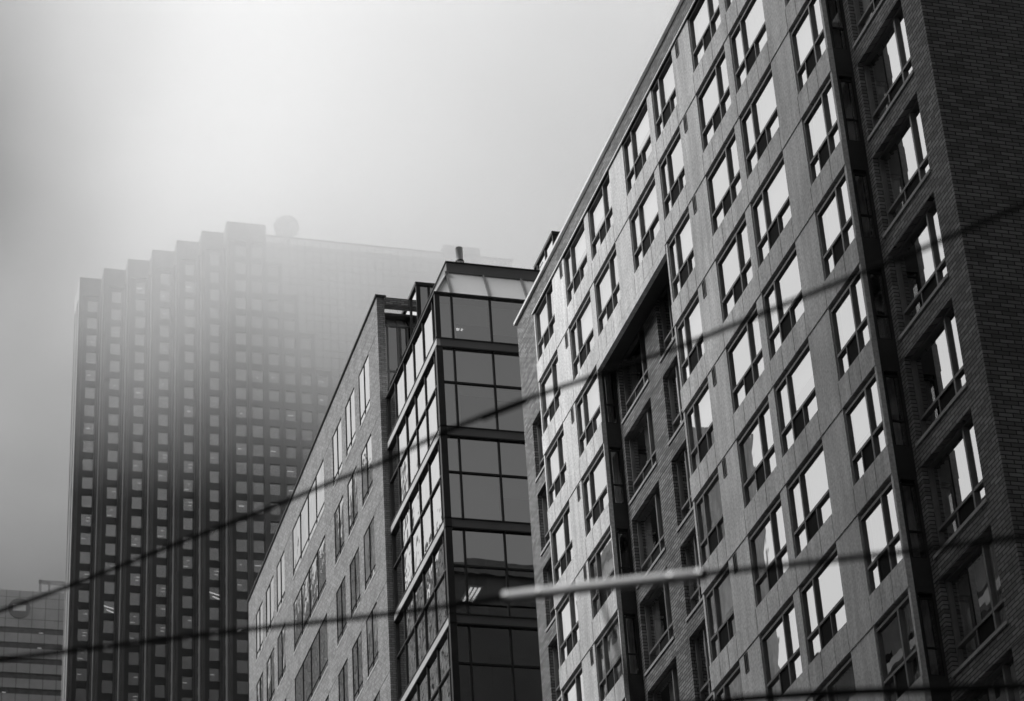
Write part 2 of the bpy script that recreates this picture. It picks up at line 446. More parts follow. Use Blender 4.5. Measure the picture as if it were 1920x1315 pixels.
# small vent grilles in the wide piers
vm = MB()
vm.box(-.012, .0, 0, .24, 0, .5)
for i in (0,): pass
vent_me = D.meshes.new('vent'); 
vf = MB(); vf.box(-.02, .0, 0, .025, 0, .5); vf.box(-.02, .0, .215, .24, 0, .5); vf.box(-.02, 0, .025, .215, 0, .02); vf.box(-.02, 0, .025, .215, .48, .5); vf.box(-.02, 0, .11, .13, .02, .48)
vent_me.from_pydata(vf.v, [], vf.f); vent_me.materials.append(M['frame'])
vs = MB().box(-.006, -.002, .025, .215, .02, .48); vsm = D.meshes.new('vent_slot'); vsm.from_pydata(vs.v, [], vs.f); vsm.materials.append(M['screen'])
for k in range(nfl-1):
    for y in (54.54, 66.42):
        if y == 66.42 and k > 7: continue
        o = child('vent', vent_me, apt, Vector((CX-.001, y, ZB[k]-.55))-apt.location)
        child('vent_slot', vsm, o)

# ================================================================== glass office building
glb = thing('glass_office_building', (23, 84, GZ), 'glass curtain wall office building with sloped glazed top and metal floor bands', 'building')
GX, GY, GF = 23.0, 83.84, 92.38
TOPZ = 54.6
bands = [52.54-3.985*k for k in range(14)]        # top of each metal band (0.44 high)
mull = MB(); bl = MB(); bf = MB(); 
ymul = [84.43+1.622*i for i in range(5)]; xmul = [23.65+1.585*i for i in range(8)]
XR = 35.0
for i, y in enumerate(ymul): mull.box(GX-.03, GX+.10, y-.03, y+.03, GZ, TOPZ-.02)
for x in xmul: mull.box(x-.035, x+.035, GY-.05, GY+.10, GZ, TOPZ-.02)
for k, zt in enumerate(bands):
    bl.box(GX-.075, GX+.08, GY-.07, GF, zt-.39, zt-.05)
    bf.box(GX+.081, XR, GY-.075, GY+.08, zt-.39, zt-.05)
    for z in (zt-.05, zt-.44):
        mull.box(GX-.10, GX+.1, GY-.10, GF, z, z+.05); mull.box(GX+.1, XR, GY-.10, GY+.1, z, z+.05)
    for z in ([zt-1.98] if k else [zt-1.98]):
        mull.box(GX-.045, GX+.1, GY+.1, GF, z-.035, z+.035); mull.box(GX+.1, XR, GY-.045, GY+.1, z-.035, z+.035)
mull.box(GX-.09, GX+.1, GY-.09, GF, TOPZ, TOPZ+.07); mull.box(GX+.1, XR, GY-.09, GY+.1, TOPZ, TOPZ+.07)
mull.box(GX-.10, GX+.16, GY-.10, GY+.12, GZ, bands[0]-.45); mull.box(GX-.06, GX+.14, GY-.06, GY+.1, bands[0], TOPZ)
mull.box(GX-.06, GX+.12, GF-.1, GF, GZ, TOPZ)
mull.build('mullion', M['dark_frame'], glb)
bl.build('floor_band', M['band_metal'], glb)
bf.build('floor_band', M['spandrel_metal'], glb)
# glass: each bay of each half storey is its own pane, very slightly out of true
gl = MB(); gf = MB(); rg = random.Random(3)
ys = [GY+.1]+ymul+[GF-.1]; xs = [GX+.16]+xmul+[XR]
zlev = []
for k, zt in enumerate(bands):
    up = bands[k-1]-.44 if k else TOPZ
    if k: zlev += [(zt, zt+2.0), (zt+2.0, up)]
    else: zlev += [(zt, TOPZ)]
zlev += [(bands[0]-.0, TOPZ)][:0]
for z0, z1 in zlev:
    for a, b in zip(ys[:-1], ys[1:]):
        t, u, w = (rg.uniform(-.0022,.0022) for _ in range(3)); s = b-a; h = z1-z0
        gl.quad((GX+.02,a,z0),(GX+.02+t*s,b,z0),(GX+.02+t*s+u*h,b,z1),(GX+.02+u*h,a,z1))
    for a, b in zip(xs[:-1], xs[1:]):
        t, u = (rg.uniform(-.0012,.0012) for _ in range(2)); s = b-a; h = z1-z0
        gf.quad((a,GY+.02,z0),(b,GY+.02+t*s,z0),(b,GY+.02+t*s+u*h,z1),(a,GY+.02+u*h,z1))
gl.build('street_glazing', M['office_pane'], glb)
gf.build('end_glazing', M['front_pane'], glb)
# sloped glazed top with hip at the corner, and the metal fascia above it
DI, HI = .75, 1.50
ZS, ZT = TOPZ+.07, TOPZ+.07+HI
c0, c1 = (GX+.03, GY+.03, ZS), (GX+DI, GY+DI, ZT)
sg = MB()
sg.quad(c0, (XR, GY+.03, ZS), (XR, GY+DI, ZT), c1)
sg.quad(c0, c1, (GX+DI, GF, ZT), (GX+.03, GF, ZS))
sm = MB()
for x in xmul: sm.bar((x, GY+.0, ZS), (x, GY+DI-.03, ZT), .07, .08)
sm.bar((GX+.0,GY+.0,ZS), (GX+DI-.02,GY+DI-.02,ZT), .12, .10)
for y in ymul: sm.bar((GX, y, ZS), (GX+DI-.03, y, ZT), .07, .08)
sg.build('sloped_glazing', M['blind'], glb, extra=[(sm, M['frame'])])
fa = MB()
fa.box(GX+DI-.05, XR, GY+DI-.06, GY+DI+.10, ZT-.02, ZT+.44); fa.box(GX+DI-.05, GX+DI+.1, GY+DI+.101, GF, ZT-.02, ZT+.44)
fa.build('fascia', M['spandrel_metal'], glb)
fa = MB(); fa.box(GX+DI-.09, XR, GY+DI-.10, GY+DI+.2, ZT+.443, ZT+.49); fa.box(GX+DI-.09, GX+DI+.2, GY+DI+.201, GF, ZT+.443, ZT+.49); fa.build('fascia_cap', M['dark_frame'], glb)
fa = MB().box(GX+DI+.1, XR, GY+DI+.1, GF, ZT+.25, ZT+.3); fa.build('roof', M['roof'], glb)
MB().box(27.2, 27.3, GY+DI-.02, GY+1.0, ZT+.49, ZT+.52).build('roof_rail', M['steel'], glb)
# rooms behind the glass
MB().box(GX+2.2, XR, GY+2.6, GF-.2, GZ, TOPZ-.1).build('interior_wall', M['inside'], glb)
cl = MB()
for k, zt in enumerate(bands): cl.box(GX+.12, XR-.1, GY+.12, GF-.15, zt-.42, zt-.06)
cl.box(GX+.12, XR-.1, GY+.12, GF-.15, TOPZ-.3, TOPZ-.05)
cl.build('floor_slab', M['inside'], glb)
# roller blinds in the end windows (per floor, per pane: how far down)
BL = {0: (None, (TOPZ, 53.37), (TOPZ, 53.02), (TOPZ, 53.2)), 1: (None, (50.5, 50.12), (50.5, 50.02), (50.5, 49.8)),
      2: (None, (46.55, 44.65), (46.55, 45.7), (46.55, 45.5)), 3: (None, None, None, (42.5, 41.8))}
for k, row in BL.items():
    for i, q in enumerate(row):
        if q: MB().box(xs[i]+.08, xs[i+1]-.08, GY+.16, GY+.17, q[1], q[0]).build('roller_blind', M['blind'], glb)
# solid ceiling-height panels behind the corner lights
for k in range(4):
    z1 = TOPZ if k == 0 else bands[k-1]-.44
    if k < 3: MB().box(xs[0]+.04, xs[1]-.04, GY+.2, GY+.22, bands[k], z1).build('corner_panel', M['blind'], glb)
    if 0 < k < 3: MB().box(xs[1], xs[-1], GY+.2, GY+.22, bands[k]+2.02, z1).build('spandrel_panel', M['blind'], glb)
    if k < 3: MB().box(xs[1]+.04, xs[1]+.17, GY+.18, GY+.3, bands[k], bands[k]+1.95).build('column', M['blind'], glb)
# ceiling light seen in the dark storey
cf = thing('ceiling_light', (24.05, GY+1.2, 42.1), 'lit fluorescent ceiling fixture seen through a dark pane of the glass building', 'ceiling light')
for i in range(3): MB().box(24.0+.16*i, 24.08+.16*i, GY+.75, GY+1.95, 42.06, 42.1).build('tube', M['lamp'], cf)
MB().box(23.93, 24.5, GY+.7, GY+2.0, 42.105, 42.16).build('housing', M['frame'], cf)
cf2 = thing('ceiling_light', (25.5, GY+1.2, 53.9), 'small lit fixture under the blind in the topmost storey of the glass building', 'ceiling light')
MB().box(23.92, 24.06, GY+.5, GY+.62, 53.36, 53.40).build('tube', M['lamp'], cf2); MB().box(24.14, 24.2, GY+.5, GY+.62, 53.36, 53.40).build('tube', M['lamp'], cf2)
MB().box(23.9, 24.3, GY+.48, GY+.64, 53.41, 53.5).build('housing', M['frame'], cf2)
# plant penthouses on the roof
def penthouse(x0, x1, y0, y1, z0, z1, louver=None):
    p = MB(); p.box(x0+.03, x1, y0+.03, y1, z0, z1-.16); o = p.build('penthouse', M['front_pane'], glb)
    f = MB()
    f.box(x0-.05, x1, y0-.05, y1, z1-.15, z1)
    for q in (y0+.02, y0+1.2, y0+2.4, y1): f.box(x0-.02, x0+.06, q-.05, q+.05, z0, z1-.152)
    for q in (x0+.12, x0+.55, x0+1.9, x0+3.2): f.box(q-.05, q+.05, y0-.02, y0+.05, z0, z1-.152)
    f.build('penthouse_frame', M['dark_frame'], o)
    MB().box(x0+.3, x1-.1, y0+.4, y1-.1, z0, z1-.17).build('penthouse_core', M['spandrel_metal'], o)
    return o
penthouse(24.15, 29, 91.1, 96.5, ZT+.3, 59.83)
o2 = penthouse(29.0, 34, 86.5, 89.3, ZT+.3, 60.03)
lv = MB()
for i in range(9): lv.box(29.02, 29.3, 88.2, 89.25, ZT+.5+.36*i, ZT+.56+.36*i)
lv.build('louver', M['frame'], o2)
# flue pipe
fl = MB(); fl.tube([(24.7,86.0,ZT+.3),(24.7,86.0,58.36)], .15, 20); flo = fl.build('flue', M['flue'], glb, True)
ff = MB(); ff.tube([(24.7,86.0,57.66),(24.7,86.0,57.72)], .18, 20); ff.build('flue_band', M['dark_frame'], flo)
MB().tube([(24.68,86.0,58.36),(24.68,86.0,58.46)], .012, 6).build('flue_tip', M['dark_frame'], flo)

# ================================================================== pale brick office building
pbo = thing('brick_office_building', (23, 108, GZ), 'pale brick office building with punched window strips, left of the glass building', 'building')
PX, PY0, PY1, PT = 22.68, 92.4, 123.5, 59.72
WC = [(94.25, 96.3, 2), (97.2, 99.12, 2), (100.0, 101.95, 2), (103.95, 111.5, 4), (113.6, 115.65, 2), (116.5, 118.6, 2), (119.5, 121.4, 2)]
heads = [57.96-3.98*k for k in range(15)]
holes = [(a, b, h-2.62, h) for h in heads for a, b, n in WC if h-2.62 > GZ+.5]
mb = MB(); walls(mb, 'x', PX, PY0, PY1, GZ, PT, holes, .25)
mb.quad((PX,PY0,GZ),(PX+.34,PY0,GZ),(PX+.34,PY0,PT),(PX,PY0,PT))
mb.quad((PX,PY1,GZ),(40,PY1,GZ),(40,PY1,PT),(PX,PY1,PT))
wm = mb
jm = MB()
for h in heads:
    for a, b in ((PY0, 94.25), (101.95, 103.95), (111.5, 113.6), (121.4, PY1)):
        jm.box(PX-.004, PX+.01, a, b, h-.02, h+.01)
wm.build('brick_wall', M['brick_pale'], pbo, extra=[(jm, M['dark_frame'])])
MB().box(PX-.07, PX+.42, PY0-.06, PY1+.1, PT+.003, PT+.1).build('coping', M['dark_frame'], pbo)
MB().box(PX+.343, 26, PY0-.05, PY0+.35, PT-.36, PT+.002).build('cornice', M['brick'], pbo)
MB().box(PX+.3, 40, PY0+.4, PY1, PT-.6, PT-.5).build('roof', M['roof'], pbo)
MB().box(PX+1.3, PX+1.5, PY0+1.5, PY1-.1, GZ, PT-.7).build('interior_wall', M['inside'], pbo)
# glazed end strip with small sloped skylight under the cornice
em = MB()
for x in (23.05, 23.2, 23.65, 24.1): em.box(x-.03, x+.03, PY0+.32, PY0+.42, GZ, 58.5)
em.box(23.0, 24.2, PY0+.3, PY0+.42, 58.5, 58.57); em.box(23.0, 24.2, PY0+.3, PY0+.42, 56.2, 56.26)
for x in (23.06, 23.2, 23.65, 24.05): em.bar((x, PY0+.34, 58.55), (x, PY0+.95, 59.3), .05, .06)
em.build('end_mullion', M['frame'], pbo)
MB().quad((23.0,PY0+.38,GZ),(24.14,PY0+.38,GZ),(24.14,PY0+.38,58.5),(23.0,PY0+.38,58.5)).build('end_glazing', M['front_pane'], pbo)
MB().quad((23.0,PY0+.38,58.55),(24.14,PY0+.38,58.55),(24.14,PY0+.95,59.3),(23.0,PY0+.95,59.3)).build('skylight', M['mark_pale'], pbo)
MB().box(23.3, 24.2, PY0+.9, PY0+1.4, GZ, 59.3).build('end_core', M['inside'], pbo)
npb = 0
for k, h in enumerate(heads):
    if h-2.62 < GZ+.5 or k > 8: continue
    for a, b, n in WC:
        W = b-a
        kit = window_kit(('office', round(W,2), n), W, 2.62, [W*i/n for i in range(1, n)], .36, None, ft=.017, fd=.04, gx=.018, pane='office_pane', frame='dark_frame', sill=.03)
        put_window(pbo, 'x', PX+.012, a, b, h-2.62, kit)
# roof plant behind the parapet
pe = MB(); pe.hexa([(24.0,101.5,PT-.5),(30,101.5,PT-.5),(30,107.2,PT-.5),(24.0,107.2,PT-.5),(24.0,103.0,63.0),(30,103.0,63.0),(30,105.8,63.6),(24.0,105.8,63.6)])
po = pe.build('penthouse', M['spandrel_metal'], pbo)
mb = MB()
for y in (103.2, 104.4, 105.6): mb.box(23.96, 24.0, y-.05, y+.05, PT, 62.9)
mb.box(23.95, 24.0, 102.6, 106.0, 62.2, 62.3); mb.build('penthouse_rib', M['dark_frame'], po)

# ================================================================== tall sawtooth tower
TW = thing('skyscraper', (90, 440, GZ), 'tall granite office tower with sawtooth corner, its top fading into cloud', 'skyscraper')
NS, SX, SY = 7, 4.24, 4.2
TX0, TY0, TZ, TZR = 72.38, 415.1, 282.6, 280.0
TZB = 168.0
hd = [237.45+4.0*k for k in range(-17, 11)]
WH = 2.53
gran = MB(); dark = MB(); left = MB(); ret = MB()
tw_list = []
for i in range(NS):
    xl, y = TX0-SX*i, TY0+SY*i
    xr = xl+SX if i else 80.03
    cols = [xl+1.77] if i else [xl+1.77, xl+4.92]
    # ribbed piers: pairs of granite ribs with a dark groove between
    edges = [(xl, xl+.42), (xl+.5, xl+.95)]
    edges += [(xl+3.80, xl+4.06), (xl+4.14, xl+SX+.3)] if i else [(xl+3.85, xl+4.25), (xl+4.31, xl+4.75), (xl+7.0, xl+7.65)]
    for a, b in edges: gran.box(a, b, y, y+.5, GZ, TZ-4.2)
    gran.box(xl, xr+(.3 if i else 0), y, y+.5, TZ-4.2, TZ)
    # recessed bay with windows
    hl = []
    for c in cols:
        for h in hd:
            if h < TZ-4.5: hl.append((c, c+1.98, h-WH, h)); tw_list.append((c, y+.5, h-WH, i))
    walls(dark, 'y', y+.42, xl+.02, xr+(.3 if i else 0), GZ, TZ-4.2, hl, .25)
    # return face towards the street
    d = SY if i < NS-1 else 8.9
    n = 1 if i < NS-1 else 2
    m = left if i == NS-1 else ret
    for j in range(n):
        y0 = y+.5+j*SY
        m.box(xl, xl+.4, y0, y0+.55, GZ, TZ); m.box(xl, xl+.4, y0+.65, y0+1.2, GZ, TZ)
        m.box(xl, xl+.4, y0+3.1, y0+3.6 if n > 1 else y+SY+.02, GZ, TZ)
    dark.quad((xl+.3,y+.45,GZ),(xl+.3,y+d,GZ),(xl+.3,y+d,TZ-1.5),(xl+.3,y+.45,TZ-1.5))
    for h in hd:
        for j in range(n):
            m.box(xl+.22, xl+.4, y+.5+j*SY+1.2, y+.5+j*SY+3.1, h-4.0, h-WH)
    m.box(xl+.01, xl+.4, y+.5, y+d, TZ-4, TZ-.01)
# main front to the right of the sawtooth
NC = 16
colx = [80.45+3.13*i for i in range(NC)]
def granite_limit(ci):       # above this height the column turns to flush glass
    return [274, 267, 258.5, 250.5, 246.6, 238.5, 230.5][ci] if ci < 7 else 230.5-8*(ci-6)
XT = colx[-1]+3
hl = []
for ci, c in enumerate(colx):
    gl_ = granite_limit(ci)
    for h in hd:
        if h < gl_: hl.append((c, c+1.96, h-WH, h)); tw_list.append((c, TY0+.5, h-WH, 0))
fr = MB()
# granite field column by column, up to its stepped edge
for ci, c in enumerate(colx):
    gl_ = granite_limit(ci)
    a, b = c-.42-(0 if ci else .0), c+2.71
    gran_holes = [q for q in hl if abs(q[0]-c) < .01]
    walls(gran, 'y', TY0+.2, a, b-.05, GZ, gl_, gran_holes, .25)
    dark.box(b-.05, b, TY0+.3, TY0+.4, GZ, gl_)
    gran.box(c-.42, c-.2, TY0+.05, TY0+.198, GZ, gl_)
gran.build('granite_cladding', M['granite'], TW)
dark.build('granite_recess', M['granite_dark'], TW)
left.build('granite_rib', M['granite_lit'], TW); ret.build('return_rib', M['granite'], TW)
gg = MB(); gm = MB()
for ci, c in enumerate(colx):
    gl_ = granite_limit(ci); a, b = c-.42, c+2.71
    gg.quad((a,TY0+.12,gl_),(b,TY0+.12,gl_),(b,TY0+.12,TZR),(a,TY0+.12,TZR))
    for x in (a, (a+b)/2): gm.box(x-.07, x+.07, TY0+.06, TY0+.119, gl_, TZR)
    for h in hd:
        for z in (h, h-WH):
            if gl_ < z < TZR: gm.box(a, b, TY0+.06, TY0+.119, z-.08, z+.08)
gg.build('flush_glazing', M['tower_pane'], TW); gm.build('glazing_bar', M['dark_frame'], TW)
co = MB(); co.box(80.2, XT, TY0+1.6, TY0+60, GZ, TZR-.3)
for i in range(NS): co.box(TX0-SX*i+1.2, 80.2 if i == 0 else TX0-SX*(i-1)+.9, TY0+SY*i+1.6, TY0+60 if i < NS-1 else TY0+SY*i+8.6, GZ, TZ-1.2)
co.build('core_wall', M['inside'], TW)
MB().box(80.04, XT, TY0+.0, TY0+.4, TZR+.002, TZR+.35).build('parapet', M['granite'], TW)
MB().box(116.2, 123.7, TY0+.6, TY0+12, TZR-.2, TZR+2.6).build('roof_plant', M['granite'], TW)
# windows: the 100 clearest ones single, the others as one part
f1 = MB(); f1.box(-.02, .03, 0, 1.98, 0, .05); f1.box(-.02, .03, 0, 1.98, WH-.05, WH); f1.box(-.02, .03, 0, .04, .05, WH-.05); f1.box(-.02, .03, 1.94, 1.98, .05, WH-.05)
frm = D.meshes.new('window'); frm.from_pydata(f1.v, [], f1.f); frm.materials.append(M['dark_frame'])
p1 = MB().quad((.0,.04,.05),(.0,1.94,.05),(.0,1.94,WH-.05),(.0,.04,WH-.05)); pnm = D.meshes.new('glass_pane'); pnm.from_pydata(p1.v, [], p1.f); pnm.materials.append(M['tower_pane'])
rt = random.Random(5)
def lit(kind):
    mb = MB()
    if kind == 0: mb.box(.4, .5, .15, .95, 2.0, 2.06); mb.box(.4, .5, .35, 1.0, 1.35, 1.41)
    elif kind == 1: mb.box(.4, .5, 1.0, 1.7, 1.5, 1.56)
    elif kind == 2: mb.bar((.4,.1,1.2),(.4,1.9,1.75), .1, .1); mb.bar((.4,.1,.45),(.4,1.4,.95), .1, .1)
    elif kind == 3: mb.box(.4, .6, .3, .55, .5, .7)
    elif kind == 4: mb.box(.4, .5, .2, .9, 1.8, 1.86)
    elif kind == 5: mb.box(.4, .5, .9, 1.7, .7, .76); mb.box(.4, .5, .7, 1.2, 1.9, 1.95)
    else: mb.bar((.4,1.0,.7),(.4,1.8,.3), .07, .07)
    return mb
LIT = []
for kd in range(7):
    q = lit(kd); me = D.meshes.new('ceiling_light'); me.from_pydata(q.v, [], q.f); me.materials.append(M['lamp'] if kd in (2, 3, 6) else M['lamp_dim']); LIT.append(me)
cand = [t for t in tw_list if t[2] > TZB+6]
cand.sort(key=lambda t: (t[2], t[0]))
single = [t for t in cand if t[3] == 0 and t[0] < 93 and t[2] > 188][:24]+[t for t in cand if t[3] > 0 and t[2] > 183][:76]
ss = set(single)
for t in single:
    w = D.objects.new('window', frm); COL.objects.link(w); w.parent = TW
    w.location = Vector((t[0]+1.98, t[1], t[2]))-TW.location; w.rotation_euler = (0,0,R(90))
    child('glass_pane', pnm, w)
    r = rt.random()
    if r < .50: child('ceiling_light', LIT[0 if r < .10 else 1 if r < .22 else 4 if r < .32 else 5 if r < .42 else 3 if r < .45 else 6 if r < .48 else 2], w)
wr = MB(); wf = MB(); wl = MB()
for t in tw_list:
    if t in ss: continue
    x, y, z, i = t
    wr.quad((x,y,z),(x+1.98,y,z),(x+1.98,y,z+WH),(x,y,z+WH))
    wf.box(x, x+1.98, y-.03, y, z+WH-.05, z+WH)
    r = rt.random()
    if r < .25: wl.box(x+.2+rt.random()*.6, x+1.0+rt.random()*.6, y+.5, y+.8, z+1.7, z+1.73)
    elif r < .30: wl.box(x+.9, x+1.2, y+.4, y+.5, z+1.1, z+1.3)
rest = wr.build('window', M['tower_pane'], TW); rest['kind'] = 'stuff'
wf.build('window_head', M['dark_frame'], rest); wl.build('ceiling_light', M['lamp_dim'], rest)
# dish antenna on the roof, half lost in cloud
dish = thing('dish_antenna', (86.2, 425, TZR), 'round dish antenna on the tower roof, half lost in cloud', 'antenna')
mb = MB(); ax = Vector((-.2,-.95,-.22)).normalized(); cc = Vector((86.2,425,289.3)); u = ax.cross(Vector((0,0,1))).normalized(); v = u.cross(ax)
n, mrings = 28, 6
rings = []
for j in range(mrings+1):
    r = 2.6*j/mrings; d = -.9+.9*(j/mrings)**2
    rw = [r*(1+.09*math.sin(k*2.3)*(j == mrings)) for k in range(n)]
    rings.append([cc+ax*d+u*rw[k]*math.cos(2*math.pi*k/n)+v*rw[k]*math.sin(2*math.pi*k/n) for k in range(n)])
for j in range(mrings):
    for k in range(n):
        k2 = (k+1) % n; mb.quad(rings[j][k], rings[j][k2], rings[j+1][k2], rings[j+1][k])
mb.build('reflector', M['granite'], dish, True)
mb = MB()
for k in (2, 11, 20): mb.bar(rings[-1][k], cc+ax*1.6, .14)
mb.tube([cc+ax*1.4, cc+ax*2.0], .35, 10); mb.build('feed_horn', M['granite'], dish)
mb = MB(); mb.tube([(86.2,425,TZR-.3),(86.2,425.3,288.9)], .5, 10); mb.bar((84.6,424.2,TZR-.3),(86.0,425.3,288.6), .25); mb.bar((87.8,424.2,TZR-.3),(86.4,425.3,288.6), .25)
mb.box(85.2, 87.2, 424.6, 426.6, 286.6, 288.4); mb.build('mount', M['granite'], dish)
mb = MB()
for dx, h in ((-.9, 2.9), (-.1, 3.5), (.5, 3.1), (1.2, 2.7), (2.0, 1.9)): mb.bar((86.2+dx,425.6,288.8),(86.2+dx,425.6,289.0+h), .3)
mb.box(84.6, 88.2, 425.2, 425.8, 290.4, 290.9); mb.build('aerial_rack', M['granite'], dish)

# ================================================================== far tower
FT = thing('office_tower', (50, 560, GZ), 'distant pale office tower with dark window bands and a round emblem, behind the sawtooth tower', 'skyscraper')
FY = 560.0; F0, F1 = 20.0, 75.0
wl = MB(); wb = MB(); fm = MB()
tops = [260.5-3.85*k for k in range(0, 24)]
prev = 270.0
for t in tops:
    wl.box(F0, F1, FY, FY+.5, t, prev); prev = t-1.5
wl.box(F0, F1, FY, FY+.5, GZ, prev)
wl.box(F0, F1, FY+.5, FY+45, 269.4, 269.9); wl.box(F0, F0+.5, FY+.5, FY+45, GZ, 270); wl.box(F1-.5, F1, FY+.5, FY+45, GZ, 270)
for t in tops: wb.quad((F0,FY+.3,t-1.5),(F1,FY+.3,t-1.5),(F1,FY+.3,t),(F0,FY+.3,t))
x = F0+.2
while x < F1:
    fm.box(x, x+.1, FY-.03, FY-.002, 170, 270); x += 3.09
for z in (262.6, 265.6, 268.2): fm.box(F0, F1, FY-.03, FY-.002, z, z+.08)
wl.build('stone_band', M['far_stone'], FT); wb.build('window_band', M['panel'], FT); fm.build('panel_joint', M['dark_frame'], FT)
em = MB(); n = 36
def ring(r, yy): return [(48.1+r*math.cos(2*math.pi*k/n), yy, 265.3+r*math.sin(2*math.pi*k/n)) for k in range(n)]
o, i_ = ring(2.55, FY-.25), ring(2.55, FY-.035)
n0 = 0
em.v += o+i_; em.f.append(tuple(range(n))); 
for k in range(n): em.f.append((k, (k+1) % n, n+(k+1) % n, n+k))
eo = em.build('emblem', M['mark'], FT)
MB().box(46.6, 49.6, FY-.3, FY-.252, 264.6, 266.2).build('emblem_bar', M['mark_pale'], eo)
fr = MB(); fr.box(52.6, 53.3, FY+2, FY+2.6, 269.9, 274.2); fr.box(54.8, 55.3, FY+2, FY+2.6, 269.9, 273.5); fr.box(52.6, 59.5, FY+2, FY+2.6, 273.2, 274.1); fr.box(58.6, 59.4, FY+2, FY+2.6, 269.9, 273.2); fr.build('roof_frame', M['spandrel_metal'], FT)
lm = MB()
for x, z in ((52.9, 259.3), (52.7, 255.4), (44.9, 243.8), (60.1, 247.8)): lm.box(x, x+1.0, FY+.1, FY+.2, z, z+.14)
lm.build('ceiling_light', M['lamp_far'], FT)

# ================================================================== buildings of the canyon, known from reflections, and unseen blocks added for shade
def block(name, x0, x1, y0, y1, top, label, m, floor=3.8, face='x', win=(1.6, 2.0, 2.9), cornice=True, band='sill', m2=None):
    b = thing(name, ((x0+x1)/2, (y0+y1)/2, GZ), label, 'building', None)
    w = MB(); hs = []
    a0, a1, c = (y0, y1, x1) if face == 'x' else (x0, x1, y1)
    z = top-4
    while z > GZ+4:
        u = a0+1.2
        while u+win[0] < a1-1:
            hs.append((u, u+win[0], z-win[1], z)); u += win[2]
        z -= floor
    # facade faces the street (+X) or the camera's back street (+Y): depth goes inward
    walls(w, face, c, a0, a1, GZ, top, hs, -.35)
    if face == 'x':
        w.quad((x0,y0,GZ),(x1,y0,GZ),(x1,y0,top),(x0,y0,top)); w.quad((x0,y1,GZ),(x1,y1,GZ),(x1,y1,top),(x0,y1,top))
        w.quad((x0,y0,GZ),(x0,y1,GZ),(x0,y1,top),(x0,y0,top))
    else:
        w.quad((x0,y0,GZ),(x0,y1,GZ),(x0,y1,top),(x0,y0,top)); w.quad((x1,y0,GZ),(x1,y1,GZ),(x1,y1,top),(x1,y0,top))
        w.quad((x0,y0,GZ),(x1,y0,GZ),(x1,y0,top),(x0,y0,top))
    w.quad((x0,y0,top),(x1,y0,top),(x1,y1,top),(x0,y1,top))
    w.build('facade', m, b)
    p = MB()
    for q in hs:
        if face == 'x': p.quad((c-.3,q[0],q[2]),(c-.3,q[1],q[2]),(c-.3,q[1],q[3]),(c-.3,q[0],q[3]))
        else: p.quad((q[0],c-.3,q[2]),(q[1],c-.3,q[2]),(q[1],c-.3,q[3]),(q[0],c-.3,q[3]))
    po = p.build('window', M['panel'], b); po['kind'] = 'stuff'
    bd = MB(); z = top-1.2; k = 0
    while z > GZ+6:
        if k % 1 == 0:
            h = .5 if k % 3 else .9; pr = .25 if k % 3 else .5
            if face == 'x': bd.box(c+.001, c+pr, a0, a1, z-h/2, z+h/2)
            else: bd.box(a0, a1, c+.001, c+pr, z-h/2, z+h/2)
        z -= floor; k += 1
    bd.build('cornice', M[band], b)
    return b
block('stone_building', -34, -9, 96, 150, 57.5, 'banded stone building across the street, mirrored in the lower concrete bay windows', M['stone_mid'], 3.6)
block('stone_building', -14, -9, 158, 180, 68, 'narrow stone building across the street, mirrored low in the glass office building', M['stone'], 3.7, win=(1.3, 2.2, 2.4))
block('stone_building', -14, -9, 186, 236, 103, 'ornate stone office block with many cornices, mirrored in the glass office building', M['stone'], 3.9, win=(1.3, 1.9, 3.4))
block('concrete_tower', -32, -22, 240, 284, 131, 'pale plain tower mirrored above the cornices near the brick corner of the glass building', M['stone'], 3.9, win=(1.2, 2.4, 3.0))
block('concrete_tower', -26, -22, 286, 420, 160, 'pale ribbed tower mirrored at the top of the brick office windows', M['stone'], 3.9, win=(1.2, 2.6, 2.2))
block('concrete_tower', -36, -30, 190, 225, 112, 'plain pale tower mirrored above the ornate cornices in the glass building', M['stone'], 3.9, win=(1.2, 2.6, 2.2))
block('shade_tower', -30, -9, 66, 88, 60, 'unseen dark block added across the street to shade the lower bays', M['stone_dark_shade'], 3.4)  # lower blocker, put in to shade the foot of the bays
block('shade_tower', -30, -9, 29, 63, 88, 'unseen dark tower added across the street to shade the near bays', M['stone_dark_shade'], 3.4)  # not mirrored in any pane; added to keep light off the near bays
block('shade_block', -30, -9, -40, 28, 18, 'unseen low dark block added across the street to limit sun on the pale sleeve', M['stone_dark_shade'], 3.2)  # added; its height sets how much sun reaches the sleeve and cables
block('dark_tower', -40, 110, -75, -25, 98.5, 'dark tower behind the viewer, its roofline mirrored across the end glazing', M['stone_dark_shade'], 4.0, face='y', band='stone_dark_shade')
block('shade_block', 23.3, 62, -16, 29, 68, 'unseen dark block added beside the viewer to darken the near end wall', M['stone_dark_shade'], 3.2, face='y', band='stone_dark_shade')  # added out of view to hold skylight off the near end wall

